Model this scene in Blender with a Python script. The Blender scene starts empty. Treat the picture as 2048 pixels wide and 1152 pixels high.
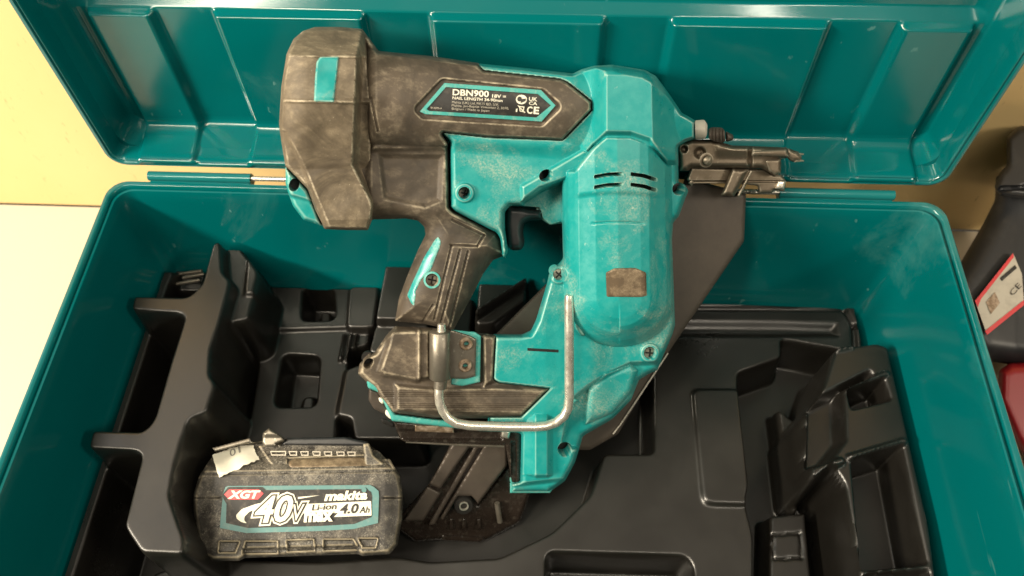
import bpy, math, numpy as np
from mathutils import Matrix, Vector
# ------------------------------------------------------------------ camera, world, lamps, exposure
S = 0.0082                                    # one modelling unit = 8.2 mm
FPX = 1600.0                                  # focal length in pixels of a 2048 px wide frame
YAW, PITCH, ROLL = -6.55234294e-02, 1.01045323, -2.48430129e-02
CAM = np.array([1.80141596, -38.90092116, 48.0271323])
LID_A, LID_Z = 1.54549128, 0.3
cp, sp_ = math.cos(PITCH), math.sin(PITCH)
F = np.array([math.sin(YAW)*cp, math.cos(YAW)*cp, -sp_])
r0 = np.array([math.cos(YAW), -math.sin(YAW), 0.0]); u0 = np.cross(r0, F)
R = r0*math.cos(ROLL)+u0*math.sin(ROLL); U = -r0*math.sin(ROLL)+u0*math.cos(ROLL)
sc = bpy.context.scene; C = sc.collection
cam = bpy.data.objects.new('camera', bpy.data.cameras.new('camera')); C.objects.link(cam)
m = Matrix(((R[0], U[0], -F[0], CAM[0]*S), (R[1], U[1], -F[1], CAM[1]*S), (R[2], U[2], -F[2], CAM[2]*S), (0, 0, 0, 1)))
cam.matrix_world = m
cam.data.sensor_width = 36; cam.data.lens = FPX/2048*36; cam.data.clip_start = .02; cam.data.clip_end = 50
cam.data.dof.use_dof = True; cam.data.dof.focus_distance = 53.5*S; cam.data.dof.aperture_fstop = 8.5
sc.camera = cam
w = bpy.data.worlds.new('World'); sc.world = w; w.use_nodes = True
# the dim room: dark at eye level, a lit pale ceiling overhead
wn = w.node_tree; bgn = wn.nodes['Background']; tc_ = wn.nodes.new('ShaderNodeTexCoord'); sx_ = wn.nodes.new('ShaderNodeSeparateXYZ'); wn.links.new(tc_.outputs['Generated'], sx_.inputs[0])
mr = wn.nodes.new('ShaderNodeMapRange'); mr.interpolation_type = 'SMOOTHSTEP'; mr.inputs[1].default_value = .58; mr.inputs[2].default_value = .90; mr.inputs[3].default_value = .05; mr.inputs[4].default_value = .48
wn.links.new(sx_.outputs[2], mr.inputs[0]); wn.links.new(mr.outputs[0], bgn.inputs[1]); bgn.inputs[0].default_value = (1.0, .87, .69, 1)
def lamp(name, loc, target, sx, sy, power, col):
    L = bpy.data.lights.new(name, 'AREA'); L.shape = 'RECTANGLE'; L.size = sx*S; L.size_y = sy*S; L.energy = power; L.color = col
    o = bpy.data.objects.new(name, L); C.objects.link(o); o.location = Vector(loc)*S
    d = Vector(target)-Vector(loc); o.rotation_euler = d.to_track_quat('-Z', 'Y').to_euler(); return o
lamp('ceiling_lamp', (-78, -86, 150), (-40, -50, 0), 15, 110, 15, (1, .88, .68))
lamp('side_lamp', (-150, -75, 105), (-5, -5, -3), 60, 22, 42, (1, .88, .70))
lamp('side_lamp', (140, -70, 110), (5, -5, -3), 40, 22, 7, (1, .88, .70))
lamp('rib_fill_light', (-115, 62, 170), (-15, -10, -5), 110, 60, 2.6, (1, .97, .93))  # unseen fill lamp, added to give the tray rib its sheen
lamp('ceiling_lamp', (54, -86, 150), (30, -50, 0), 4, 110, 4.5, (1, .90, .74))
sc.view_settings.view_transform = 'Standard'; sc.view_settings.look = 'None'; sc.view_settings.exposure = 0.0; sc.view_settings.gamma = 1

# ------------------------------------------------------------------ frames: photo measurements -> place
def ray(px, py):
    px = np.asarray(px, float)[..., None]; py = np.asarray(py, float)[..., None]
    return F + R*(px-1024)/FPX - U*(py-576)/FPX
def on_axis(px, py, ax, v):
    d = ray(px, py); t = (v-CAM[ax])/d[..., ax]; return CAM + d*t[..., None]
class Frame:                                  # a plane through three measured points; w = height above it, towards the viewer
    def __init__(s, a, b, c):
        P = [CAM+ray(q[0], q[1])*q[2] for q in (a, b, c)]
        n = np.cross(P[1]-P[0], P[2]-P[0]); n /= np.linalg.norm(n)
        if n@(CAM-P[0]) < 0: n = -n
        s.n = n; s.o = P[0]; s.c = (P[0]+P[1]+P[2])/3
    def T(s, px, py, w):
        d = ray(px, py); w = np.asarray(w, float)
        t = (w-(CAM-s.o)@s.n)/(d@s.n); return CAM+d*t[..., None]
TOOL = Frame((650, 250, 51), (1500, 330, 57), (1100, 950, 60))
BATT = Frame((400, 1040, 56), (800, 1040, 56.4), (600, 940, 57))

# ------------------------------------------------------------------ objects
def finish(o, parent, label=None, cat=None, kind=None, group=None):
    C.objects.link(o)
    if parent is not None:
        o.parent = parent; o.matrix_parent_inverse = Matrix.Translation(-parent.location)
    if label: o['label'] = label
    if cat: o['category'] = cat
    if kind: o['kind'] = kind
    if group: o['group'] = group
    return o
def thing(name, loc, label, cat):
    o = bpy.data.objects.new(name, None); o.empty_display_size = .02; o.location = Vector(loc)*S
    return finish(o, None, label, cat)
def mesh(name, V, Fc, mat, parent=None, smooth=40, **k):
    V = np.asarray(V, float)*S
    me = bpy.data.meshes.new(name); me.from_pydata(V.tolist(), [], [tuple(int(i) for i in f) for f in Fc]); me.update()
    if smooth:
        me.polygons.foreach_set('use_smooth', [True]*len(me.polygons)); me.set_sharp_from_angle(angle=math.radians(smooth))
    me.materials.append(mat)
    return finish(bpy.data.objects.new(name, me), parent, **k)
def chaikin(p, n, rad=None):                  # rounds every corner of an outline by a fixed radius
    p = np.asarray(p, float); n = max(n, 1)
    if rad is None: rad = n*(3.2 if np.ptp(p) > 70 or p.min() > 90 else .22)
    out = []
    for i in range(len(p)):
        a, b, c = p[i-1], p[i], p[(i+1) % len(p)]; la = np.linalg.norm(a-b)+1e-9; lc = np.linalg.norm(c-b)+1e-9
        A = b+(a-b)*min(rad/la, .45); D = b+(c-b)*min(rad/lc, .45)
        for t in (0, .25, .5, .75, 1): out.append(A*(1-t)**2+b*2*t*(1-t)+D*t*t)
    return np.array(out)
def circle(cx, cy, rx, ry=None, n=24, a0=0.):
    ry = ry or rx; a = np.arange(n)*2*np.pi/n
    x, y = rx*np.cos(a), ry*np.sin(a)
    return np.stack([cx+x*math.cos(a0)-y*math.sin(a0), cy+x*math.sin(a0)+y*math.cos(a0)], 1)
def sdf(X, Y, poly, nearest=False):           # positive inside
    P = np.asarray(poly, float); X = np.asarray(X, float).ravel(); Y = np.asarray(Y, float).ravel()
    best = np.full(X.shape, 1e18); bx = np.zeros_like(X); by = np.zeros_like(X); ins = np.zeros(X.shape, bool)
    for i in range(len(P)):
        a, b = P[i], P[(i+1) % len(P)]; e = b-a; L = e@e
        if L < 1e-12: continue
        t = np.clip(((X-a[0])*e[0]+(Y-a[1])*e[1])/L, 0, 1); qx = a[0]+t*e[0]; qy = a[1]+t*e[1]
        dd = (X-qx)**2+(Y-qy)**2; k = dd < best
        best[k] = dd[k]; bx[k] = qx[k]; by[k] = qy[k]
        if a[1] != b[1]:
            c = (a[1] > Y) != (b[1] > Y); ins ^= c & (X < (b[0]-a[0])*(Y-a[1])/(b[1]-a[1])+a[0])
    d = np.sqrt(best)*np.where(ins, 1, -1)
    return (d, bx, by) if nearest else d
def vnoise(x, y, sc_, seed):
    g = np.random.RandomState(seed).rand(64, 64); u = np.asarray(x, float)/sc_; v = np.asarray(y, float)/sc_; i = np.floor(u).astype(int); j = np.floor(v).astype(int); a = u-i; b = v-j
    a = a*a*(3-2*a); b = b*b*(3-2*b); q = lambda p, r_: g[p % 64, r_ % 64]
    return (q(i, j)*(1-a)+q(i+1, j)*a)*(1-b)+(q(i, j+1)*(1-a)+q(i+1, j+1)*a)*b-.5
def dents(x, y, seed): return vnoise(x, y, 47, seed)*.16+vnoise(x+.6*np.asarray(y), y, 23, seed+1)*.05
def ss(a, b, x):
    t = np.clip((x-a)/(b-a), 0, 1); return t*t*(3-2*t)
def dome(d, r): return np.sqrt(np.clip(1-(1-np.clip(d/r, 0, 1))**2, 0, 1))
def lin(x, xs, ys): return np.interp(x, xs, ys)
def segd(X, Y, a, b):
    a = np.array(a, float); b = np.array(b, float); e = b-a; t = np.clip(((X-a[0])*e[0]+(Y-a[1])*e[1])/(e@e), 0, 1)
    return np.hypot(X-a[0]-t*e[0], Y-a[1]-t*e[1])
def relief(name, fr, poly, fn, mat, parent, step=2.5, back=-1.0, holes=(), rnd=2, label=None, smooth=50, cat=None, hd=1.3):
    """moulded body: outline, surface height fn(px, py, distance to edge), real walls down to 'back' and a back face"""
    poly = chaikin(poly, rnd) if rnd else np.asarray(poly, float)
    x0, y0 = poly.min(0)-step; x1, y1 = poly.max(0)+step
    nx = int((x1-x0)/step)+2; ny = int((y1-y0)/step)+2
    gx, gy = np.meshgrid(x0+np.arange(nx)*step, y0+np.arange(ny)*step); X = gx.ravel().copy(); Y = gy.ravel().copy()
    d, bx, by = sdf(X, Y, poly, True); hid = np.zeros(X.shape, bool)
    din = d.copy()
    for h in holes:
        dh, hx, hy = sdf(X, Y, h, True); dh = -dh; k = dh < d
        d = np.where(k, dh, d); bx = np.where(k, hx, bx); by = np.where(k, hy, by); hid |= (dh < step*1.5) & (dh < din)
    ins = d > 0
    I = np.arange(nx*ny).reshape(ny, nx)
    q = np.stack([I[:-1, :-1], I[1:, :-1], I[1:, 1:], I[:-1, 1:]], -1).reshape(-1, 4)
    q = q[ins[q].any(1)]
    snap = (~ins) | (d < step*.3); X[snap] = bx[snap]; Y[snap] = by[snap]
    d2 = np.maximum(sdf(X, Y, poly), 0)
    wv = np.broadcast_to(fn(X, Y, d2), X.shape)
    used = np.unique(q); mp = -np.ones(nx*ny, int); mp[used] = np.arange(len(used))
    V = fr.T(X[used], Y[used], wv[used]); q = mp[q]; hmask = hid[used]
    e = np.concatenate([q[:, [0, 1]], q[:, [1, 2]], q[:, [2, 3]], q[:, [3, 0]]])
    key = set(map(tuple, e.tolist())); bd = [(a, b) for a, b in key if (b, a) not in key and a != b]
    bv = sorted({i for ab in bd for i in ab}); bi = {v: len(V)+k for k, v in enumerate(bv)}; bv = np.array(bv)
    bX, bY, bW = X[used][bv], Y[used][bv], wv[used][bv]
    cx, cy = poly.mean(0); ln = np.hypot(bX-cx, bY-cy)+1e-6
    low = fr.T(bX-(bX-cx)/ln*1.5, bY-(bY-cy)/ln*1.5, np.full(len(bv), back))
    straight = V[bv]-fr.n*hd
    low = np.where(hmask[bv][:, None], straight, low)
    faces = q.tolist()+[(b, a, bi[a], bi[b]) for a, b in bd]
    # back face: same grid pushed down
    n0 = len(V)+len(low)
    Vb = fr.T(X[used], Y[used], np.full(len(used), back))
    if not holes:
        faces += [(f[3]+n0, f[2]+n0, f[1]+n0, f[0]+n0) for f in q[::1].tolist()]
        V = np.concatenate([V, low, Vb])
    else: V = np.concatenate([V, low])
    return mesh(name, V, faces, mat, parent, smooth, label=label, cat=cat)
def flat(w, r=3, e=.12):                      # plate with a small rounded edge
    return lambda x, y, d: w - e*(1-dome(d, r))
def sheet(name, fr, poly, wf, mat, parent, n=0, **k):   # print and stickers: thin, follows the surface
    poly = chaikin(poly, n) if n else np.asarray(poly, float)
    X, Y = poly[:, 0], poly[:, 1]; wv = wf(X, Y) if callable(wf) else np.full(len(X), float(wf))
    from mathutils.geometry import tessellate_polygon
    tri = tessellate_polygon([[Vector((float(a), float(-b), 0)) for a, b in poly]])
    V = fr.T(X, Y, wv); Fc = []
    for t in tri:
        a, b, c = V[t[0]], V[t[1]], V[t[2]]
        Fc.append(t if np.cross(b-a, c-a)@fr.n > 0 else t[::-1])
    V2 = V-fr.n*.03; nV = len(V)
    side = [(i, (i+1) % nV, nV+(i+1) % nV, nV+i) for i in range(nV)]
    return mesh(name, np.concatenate([V, V2]), list(Fc)+side, mat, parent, 30, **k)
def rim_sheet(name, fr, outer, inner, wf, mat, parent, **k):
    o = np.asarray(outer, float); i = np.asarray(inner, float); n = len(o); A = np.concatenate([o, i])
    wv = wf(A[:, 0], A[:, 1]) if callable(wf) else np.full(2*n, float(wf))
    V = fr.T(A[:, 0], A[:, 1], wv); Vb = V-fr.n*.04
    Fc = []
    for a in range(n):
        b = (a+1) % n; Fc += [(a, b, n+b, n+a), (a+2*n, a, n+a, n+a+2*n)] if False else [(a, b, n+b, n+a), (a, b, 2*n+b, 2*n+a), (n+a, n+b, 3*n+b, 3*n+a)]
    return mesh(name, np.concatenate([V, Vb]), Fc, mat, parent, 30, **k)
def dense(p, n=12):
    p = np.asarray(p, float); q = np.roll(p, -1, 0); t = np.arange(n)/n; return (p[:, None]*(1-t)[None, :, None]+q[:, None]*t[None, :, None]).reshape(-1, 2)
_dg = None
def glyphs(s, shear=0., offset=0., space=1.):
    cu = bpy.data.curves.new('t', 'FONT'); cu.body = s; cu.shear = shear; cu.offset = offset; cu.space_character = space; cu.resolution_u = 3
    ob = bpy.data.objects.new('t', cu); C.objects.link(ob); dg = bpy.context.evaluated_depsgraph_get(); dg.update()
    me = ob.evaluated_get(dg).to_mesh(); V = np.array([v.co[:2] for v in me.vertices]).reshape(-1, 2); Fc = [tuple(p.vertices) for p in me.polygons]
    ob.to_mesh_clear(); bpy.data.objects.remove(ob); bpy.data.curves.remove(cu); return V, Fc
def text(name, s, fr, left, right, height, wf, mat, parent, shear=0., offset=0., space=1., ref=None, up=None, **k):
    """letters from baseline point left to baseline point right, cap height in px"""
    V0, _ = glyphs(s if ref is None else ref, shear, 0, space); V, Fc = glyphs(s, shear, offset, space)
    a = np.array(left, float); b = np.array(right, float); x0, x1 = V0[:, 0].min(), V0[:, 0].max(); y1 = V0[:, 1].max()
    ex = (b-a)/(x1-x0); e = (b-a)/np.linalg.norm(b-a); n = np.array([e[1], -e[0]]) if up is None else np.array(up, float)
    P = a+(V[:, :1]-x0)*ex+V[:, 1:]/y1*height*n
    wv = wf(P[:, 0], P[:, 1]) if callable(wf) else np.full(len(P), float(wf))
    W3 = fr.T(P[:, 0], P[:, 1], wv)
    if Fc:
        f = Fc[0]; nn = np.cross(W3[f[1]]-W3[f[0]], W3[f[2]]-W3[f[0]])
    return mesh(name, W3, Fc, mat, parent, 0, **k)
def tube(name, P, rad, mat, parent, n=14, caps=True, **k):
    P = np.asarray(P, float); m_ = len(P); rad = np.broadcast_to(rad, m_)
    V = []; T0 = P[1]-P[0]; T0 /= np.linalg.norm(T0); ref = np.cross(T0, [0.3, .1, 1.]); ref /= np.linalg.norm(ref)
    for i in range(m_):
        t = P[min(i+1, m_-1)]-P[max(i-1, 0)]; t /= np.linalg.norm(t); ref = ref-t*(ref@t); ref /= np.linalg.norm(ref); b = np.cross(t, ref)
        for j in range(n):
            a = 2*math.pi*j/n; V.append(P[i]+rad[i]*(ref*math.cos(a)+b*math.sin(a)))
    Fc = [(i*n+j, i*n+(j+1) % n, (i+1)*n+(j+1) % n, (i+1)*n+j) for i in range(m_-1) for j in range(n)]
    if caps: Fc += [tuple(range(n))[::-1], tuple(range((m_-1)*n, m_*n))]
    return mesh(name, V, Fc, mat, parent, 50, **k)
def lathe(name, c, ax, prof, mat, parent, n=24, **k):   # prof: (radius, height) pairs about axis ax through c
    ax = np.array(ax, float); ax /= np.linalg.norm(ax); a = np.cross(ax, [.3, 1, .2]); a /= np.linalg.norm(a); b = np.cross(ax, a); V = []
    for r_, h in prof:
        for j in range(n):
            t = 2*math.pi*j/n; V.append(np.array(c)+ax*h+r_*(a*math.cos(t)+b*math.sin(t)))
    m_ = len(prof); Fc = [(i*n+j, i*n+(j+1) % n, (i+1)*n+(j+1) % n, (i+1)*n+j) for i in range(m_-1) for j in range(n)]
    return mesh(name, V, Fc, mat, parent, 35, **k)
def box(name, lo, hi, mat, parent=None, bev=.1, **k):
    import bmesh
    bm = bmesh.new(); bmesh.ops.create_cube(bm, size=1)
    lo = np.array(lo, float); hi = np.array(hi, float)
    for v in bm.verts: v.co = Vector((lo+hi)/2)+Vector([v.co[i]*(hi[i]-lo[i]) for i in range(3)])
    if bev: bmesh.ops.bevel(bm, geom=list(bm.edges), offset=bev, segments=2, affect='EDGES')
    for i, v in enumerate(bm.verts): v.index = i
    V = [tuple(v.co) for v in bm.verts]; Fc = [tuple(v.index for v in f.verts) for f in bm.faces]; bm.free()
    return mesh(name, V, Fc, mat, parent, 40, **k)

# ------------------------------------------------------------------ materials
class Mat:
    def __init__(s, name, col, rough=.5, metal=0., spec=.5):
        s.m = bpy.data.materials.new(name); s.m.use_nodes = True; s.nt = s.m.node_tree; s.b = s.nt.nodes['Principled BSDF']
        s.b.inputs['Base Color'].default_value = (*col, 1); s.b.inputs['Roughness'].default_value = rough
        s.b.inputs['Metallic'].default_value = metal; s.b.inputs['Specular IOR Level'].default_value = spec; s.col = None; s.base = col; s.r = None
        s.tc = s.nt.nodes.new('ShaderNodeTexCoord')
    def noise(s, scale, detail=5, rough=.6, stretch=None, dist=0.):
        n = s.nt.nodes.new('ShaderNodeTexNoise'); n.inputs['Scale'].default_value = scale; n.inputs['Detail'].default_value = detail
        n.inputs['Roughness'].default_value = rough; n.inputs['Distortion'].default_value = dist
        src = s.tc.outputs['Object']
        if stretch:
            mp = s.nt.nodes.new('ShaderNodeMapping'); mp.inputs['Scale'].default_value = stretch; s.nt.links.new(src, mp.inputs[0]); src = mp.outputs[0]
            mp.inputs['Rotation'].default_value = (.3, .2, .5)
        s.nt.links.new(src, n.inputs['Vector']); return n.outputs['Fac']
    def ramp(s, src, a, b, v0=0., v1=1.):
        n = s.nt.nodes.new('ShaderNodeMapRange'); n.inputs[1].default_value = a; n.inputs[2].default_value = b; n.inputs[3].default_value = v0; n.inputs[4].default_value = v1
        s.nt.links.new(src, n.inputs[0]); return n.outputs[0]
    def math(s, op, a, b):
        n = s.nt.nodes.new('ShaderNodeMath'); n.operation = op; n.use_clamp = op in ('ADD',)
        for i, v in enumerate((a, b)):
            if isinstance(v, (int, float)): n.inputs[i].default_value = v
            else: s.nt.links.new(v, n.inputs[i])
        return n.outputs[0]
    def point(s):
        g = s.nt.nodes.new('ShaderNodeNewGeometry'); return g.outputs['Pointiness']
    def mix(s, fac, col):
        n = s.nt.nodes.new('ShaderNodeMix'); n.data_type = 'RGBA'; s.nt.links.new(fac, n.inputs[0])
        if s.col is None: n.inputs[6].default_value = (*s.base, 1)
        else: s.nt.links.new(s.col, n.inputs[6])
        n.inputs[7].default_value = (*col, 1); s.col = n.outputs[2]; s.nt.links.new(s.col, s.b.inputs['Base Color']); return s
    def rough(s, src): s.nt.links.new(src, s.b.inputs['Roughness']); return s
    def bump(s, src, strength=.3, dist=.0005):
        n = s.nt.nodes.new('ShaderNodeBump'); n.inputs['Strength'].default_value = strength; n.inputs['Distance'].default_value = dist
        s.nt.links.new(src, n.inputs['Height']); 
        if s.r is not None: s.nt.links.new(s.r, n.inputs['Normal'])
        s.r = n.outputs[0]; s.nt.links.new(s.r, s.b.inputs['Normal']); return s
def case_plastic(name, col):
    t = Mat(name, col, .15, 0, .55); a = t.noise(9, 5, .6); t.rough(t.ramp(a, .35, .7, .10, .22))
    sm = t.noise(6, 8, .7, dist=.6); t.mix(t.ramp(sm, .58, .76, 0, .30), (.14, .34, .31)); sk = t.noise(160, 3, .5, (1, .06, .5)); t.mix(t.math('MULTIPLY', t.ramp(sk, .70, .735, 0, .35), t.ramp(sm, .42, .6)), (.25, .48, .44))
    fine = t.noise(900, 3, .6); sp = t.ramp(fine, .72, .76, 0, .35); t.mix(t.math('MULTIPLY', sp, t.ramp(sm, .45, .7)), (.5, .48, .38))
    t.bump(t.noise(18, 3, .5), .10, .0007); t.bump(t.noise(1800, 2), .04, .0002); return t.m
M = {}
M['case'] = case_plastic('teal_case_plastic', (.0, .115, .121))
M['hinge'] = case_plastic('teal_hinge_plastic', (.01, .15, .155))
t = Mat('teal_tool_plastic', (.010, .275, .272), .42)
big = t.noise(28, 8, .68, dist=.4); mid = t.noise(130, 6, .7); fine = t.noise(900, 4, .7)
t.mix(t.ramp(mid, .45, .75, 0, .30), (.10, .45, .40))
t.mix(t.math('MULTIPLY', t.ramp(big, .50, .68, 0, .75), t.ramp(fine, .42, .66, .1, 1.)), (.46, .50, .38))
t.mix(t.ramp(t.point(), .515, .56, 0, .55), (.42, .62, .52))
scr = t.noise(420, 3, .5, (1, .12, 1)); t.mix(t.math('MULTIPLY', t.ramp(scr, .70, .74, 0, .5), t.ramp(big, .4, .6)), (.62, .68, .55))
t.rough(t.ramp(mid, .3, .7, .24, .44)); t.bump(fine, .10, .0003); t.bump(mid, .15, .0006); M['tool'] = t.m
t = Mat('dusty_black_rubber', (.026, .022, .018), .55)
big = t.noise(22, 8, .7, dist=.8); mid = t.noise(110, 7, .75, (1, 1.8, 1)); fine = t.noise(1100, 3, .7)
t.mix(t.ramp(big, .3, .70, .05, .80), (.125, .096, .066))
t.mix(t.math('MULTIPLY', t.ramp(mid, .48, .74, 0, .8), t.ramp(big, .42, .64, .0, 1.)), (.34, .28, .20))
t.mix(t.math('MULTIPLY', t.ramp(t.point(), .51, .545, 0, .9), t.ramp(mid, .38, .6)), (.50, .43, .31))
t.mix(t.math('MULTIPLY', t.ramp(fine, .70, .75, 0, .7), t.ramp(big, .45, .6)), (.6, .55, .42))
t.rough(t.ramp(mid, .3, .7, .5, .8)); t.bump(mid, .25, .0007); t.bump(fine, .25, .0002); M['rubber'] = t.m
t = Mat('heavily_dusted_rubber', (.055, .042, .029), .65)
big = t.noise(26, 8, .72, dist=1.); mid = t.noise(120, 8, .8, (1, 2.4, 1)); fine = t.noise(1000, 3, .7)
t.mix(t.ramp(big, .3, .66, .1, .85), (.20, .16, .105)); t.mix(t.math('MULTIPLY', t.ramp(mid, .44, .70, 0, .85), t.ramp(big, .40, .62, .0, 1.)), (.42, .34, .225))
t.mix(t.math('MULTIPLY', t.ramp(t.point(), .512, .545, 0, 1.), t.ramp(mid, .42, .6)), (.60, .52, .38)); t.mix(t.math('MULTIPLY', t.ramp(fine, .66, .72, 0, .8), t.ramp(big, .4, .55)), (.7, .62, .46))
t.bump(mid, .35, .0009); t.bump(fine, .3, .0002); M['cap'] = t.m
t = Mat('tray_plastic', (.008, .0072, .006), .27, 0, .8); a = t.noise(14, 6, .65); b = t.noise(1500, 3, .6)
t.rough(t.ramp(a, .3, .7, .26, .44)); t.mix(t.math('MULTIPLY', t.ramp(a, .4, .7, 0, .5), t.ramp(b, .3, .7)), (.018, .016, .012)); t.bump(b, .22, .0002); t.bump(t.noise(40, 3), .1, .0006); M['tray'] = t.m
t = Mat('gun_metal', (.17, .14, .105), .42, .75); a = t.noise(60, 7, .7); b = t.noise(500, 4, .7, (1, .2, 1))
t.mix(t.ramp(a, .38, .7, 0, .8), (.10, .078, .05)); t.mix(t.ramp(b, .6, .75, 0, .5), (.40, .35, .27)); t.mix(t.ramp(t.point(), .52, .58, 0, .8), (.55, .5, .40))
t.rough(t.ramp(a, .3, .7, .32, .6)); t.bump(b, .2, .0003); M['metal'] = t.m
t = Mat('magazine_plate_metal', (.062, .050, .041), .5, .2); a = t.noise(40, 7, .7); b = t.noise(700, 4, .7)
t.mix(t.ramp(a, .38, .7, 0, .6), (.10, .082, .064)); t.mix(t.ramp(b, .70, .76, 0, .5), (.3, .27, .22)); t.bump(b, .15, .0002); M['plate'] = t.m
t = Mat('bright_steel', (.82, .78, .68), .24, .8); a = t.noise(300, 5, .7, (1, .2, 1)); t.rough(t.ramp(a, .3, .7, .18, .42)); t.mix(t.ramp(t.noise(90, 6, .7), .55, .75, 0, .7), (.38, .34, .26)); M['steel'] = t.m
t = Mat('clamp_steel', (.22, .20, .165), .4, .7); a = t.noise(90, 6, .7); t.mix(t.ramp(a, .45, .7, 0, .7), (.12, .10, .075)); t.mix(t.ramp(t.noise(350, 4, .7, (1, .3, 1)), .62, .7, 0, .6), (.5, .48, .4)); M['clamp'] = t.m
t = Mat('rusty_screw', (.20, .14, .09), .5, .6); t.mix(t.ramp(t.noise(400, 5), .4, .65), (.42, .33, .25)); M['rust'] = t.m
t = Mat('screw_metal', (.34, .31, .26), .4, .5); t.mix(t.ramp(t.noise(500, 5), .5, .7, 0, .7), (.36, .33, .27)); M['screw'] = t.m
t = Mat('dark_plastic_and_hole_shade', (.012, .011, .010), .5); M['dark'] = t.m  # dark parts, and the black that stands in for shade inside holes
t = Mat('smoky_brown_plastic', (.020, .015, .012), .25); a = t.noise(300, 6, .75, (1, .5, 1)); t.mix(t.ramp(a, .55, .72, 0, .5), (.11, .095, .075)); t.rough(t.ramp(a, .4, .7, .12, .5)); M['smoke'] = t.m
t = Mat('dusty_black_battery', (.016, .014, .012), .45); big = t.noise(30, 7, .7); mid = t.noise(170, 7, .75); fine = t.noise(1100, 4, .8)
t.mix(t.math('MULTIPLY', t.ramp(mid, .42, .66, .0, .9), t.ramp(big, .40, .62, .05, 1.)), (.25, .225, .18)); t.mix(t.ramp(t.point(), .512, .55, 0, .7), (.42, .36, .25)); t.mix(t.math('MULTIPLY', t.ramp(fine, .52, .68, 0, .85), t.ramp(big, .42, .58, .08, 1.)), (.46, .43, .36))
t.rough(t.ramp(mid, .3, .7, .4, .7)); t.bump(fine, .35, .0003); M['batt'] = t.m
def plain(name, col, rough=.5, wear=None, amt=.3, scale=200, metal=0.):
    t = Mat(name, col, rough, metal)
    if wear: t.mix(t.ramp(t.noise(scale, 6, .7), .5, .72, 0, amt), wear)
    return t.m
M['print_white'] = plain('white_print', (.83, .80, .66), .5, (.4, .38, .3), .25, 600)
M['print_soft'] = plain('small_white_print', (.48, .45, .37), .5)
M['print_black'] = plain('black_print', (.012, .011, .010), .55, (.16, .14, .11), .5, 260)
M['label_black'] = plain('black_label_film', (.022, .021, .020), .45, (.11, .10, .08), .6, 160)
M['print_teal'] = plain('grey_teal_print', (.085, .215, .215), .5, (.22, .28, .25), .5, 260)
M['print_red'] = plain('red_print', (.62, .045, .055), .4, (.5, .2, .15), .3, 200)
M['edge'] = plain('pale_teal_edge', (.06, .36, .33), .45, (.36, .5, .42), .6, 300)
t = Mat('paper', (.86, .83, .70), .8); t.mix(t.ramp(t.noise(90, 5), .5, .75, 0, .25), (.6, .56, .44)); t.bump(t.noise(120, 4), .4, .0006); M['paper'] = t.m
t = Mat('worn_metal_window', (.13, .095, .06), .42, .3); a = t.noise(90, 7, .75); t.mix(t.ramp(a, .46, .66, 0, .9), (.40, .31, .20)); t.mix(t.ramp(t.noise(260, 7, .8), .5, .7, 0, .6), (.14, .10, .06)); t.bump(a, .3, .0005); M['window'] = t.m
t = Mat('pencil', (.25, .24, .22), .6); M['pencil'] = t.m
t = Mat('yellow_board', (.78, .56, .26), .62); a = t.noise(7, 6, .6); t.mix(t.ramp(a, .35, .7, 0, .5), (.80, .62, .32)); n = t.noise(230, 4, .6, (1.5, 1, .3)); t.mix(t.math('MULTIPLY', t.ramp(n, .64, .72, 0, .8), t.ramp(t.noise(30, 3), .42, .6)), (.30, .19, .08)); t.bump(n, .1, .0005); M['wall'] = t.m
M['sticker_grey'] = plain('grey_sticker_film', (.50, .47, .40), .5, (.3, .28, .24), .6, 60)
t = Mat('white_bench_laminate', (.56, .50, .40), .45); n = t.noise(45, 6, .8, (1, .5, 1)); t.mix(t.ramp(n, .71, .78, 0, .8), (.32, .27, .2)); t.mix(t.ramp(t.noise(6, 4), .4, .7, 0, .3), (.64, .55, .42)); M['bench'] = t.m
M['bag'] = plain('black_moulded_plastic', (.016, .017, .019), .4, (.05, .05, .05), .5, 60)
M['red'] = plain('red_plastic', (.22, .005, .010), .4, (.2, .01, .01), .4, 60)

# ------------------------------------------------------------------ the setting
mesh('wall', [(-160, 12.6, -20), (160, 12.6, -20), (160, 12.6, 50), (-160, 12.6, 50), (-160, 15, -20), (160, 15, -20), (160, 15, 50), (-160, 15, 50)],
     [(0, 1, 2, 3), (5, 4, 7, 6), (3, 2, 6, 7), (4, 0, 3, 7), (1, 5, 6, 2)], M['wall'], None, 0, kind='structure')
mesh('bench_top', [(-160, -90, -20.2), (160, -90, -20.2), (160, 12.5, -20.2), (-160, 12.5, -20.2), (-160, -90, -24), (160, -90, -24), (160, 12.5, -24), (-160, 12.5, -24)],
     [(0, 1, 2, 3), (7, 6, 5, 4), (0, 4, 5, 1), (1, 5, 6, 2), (3, 2, 6, 7), (0, 3, 7, 4)], M['bench'], None, 0, kind='structure')

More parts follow.
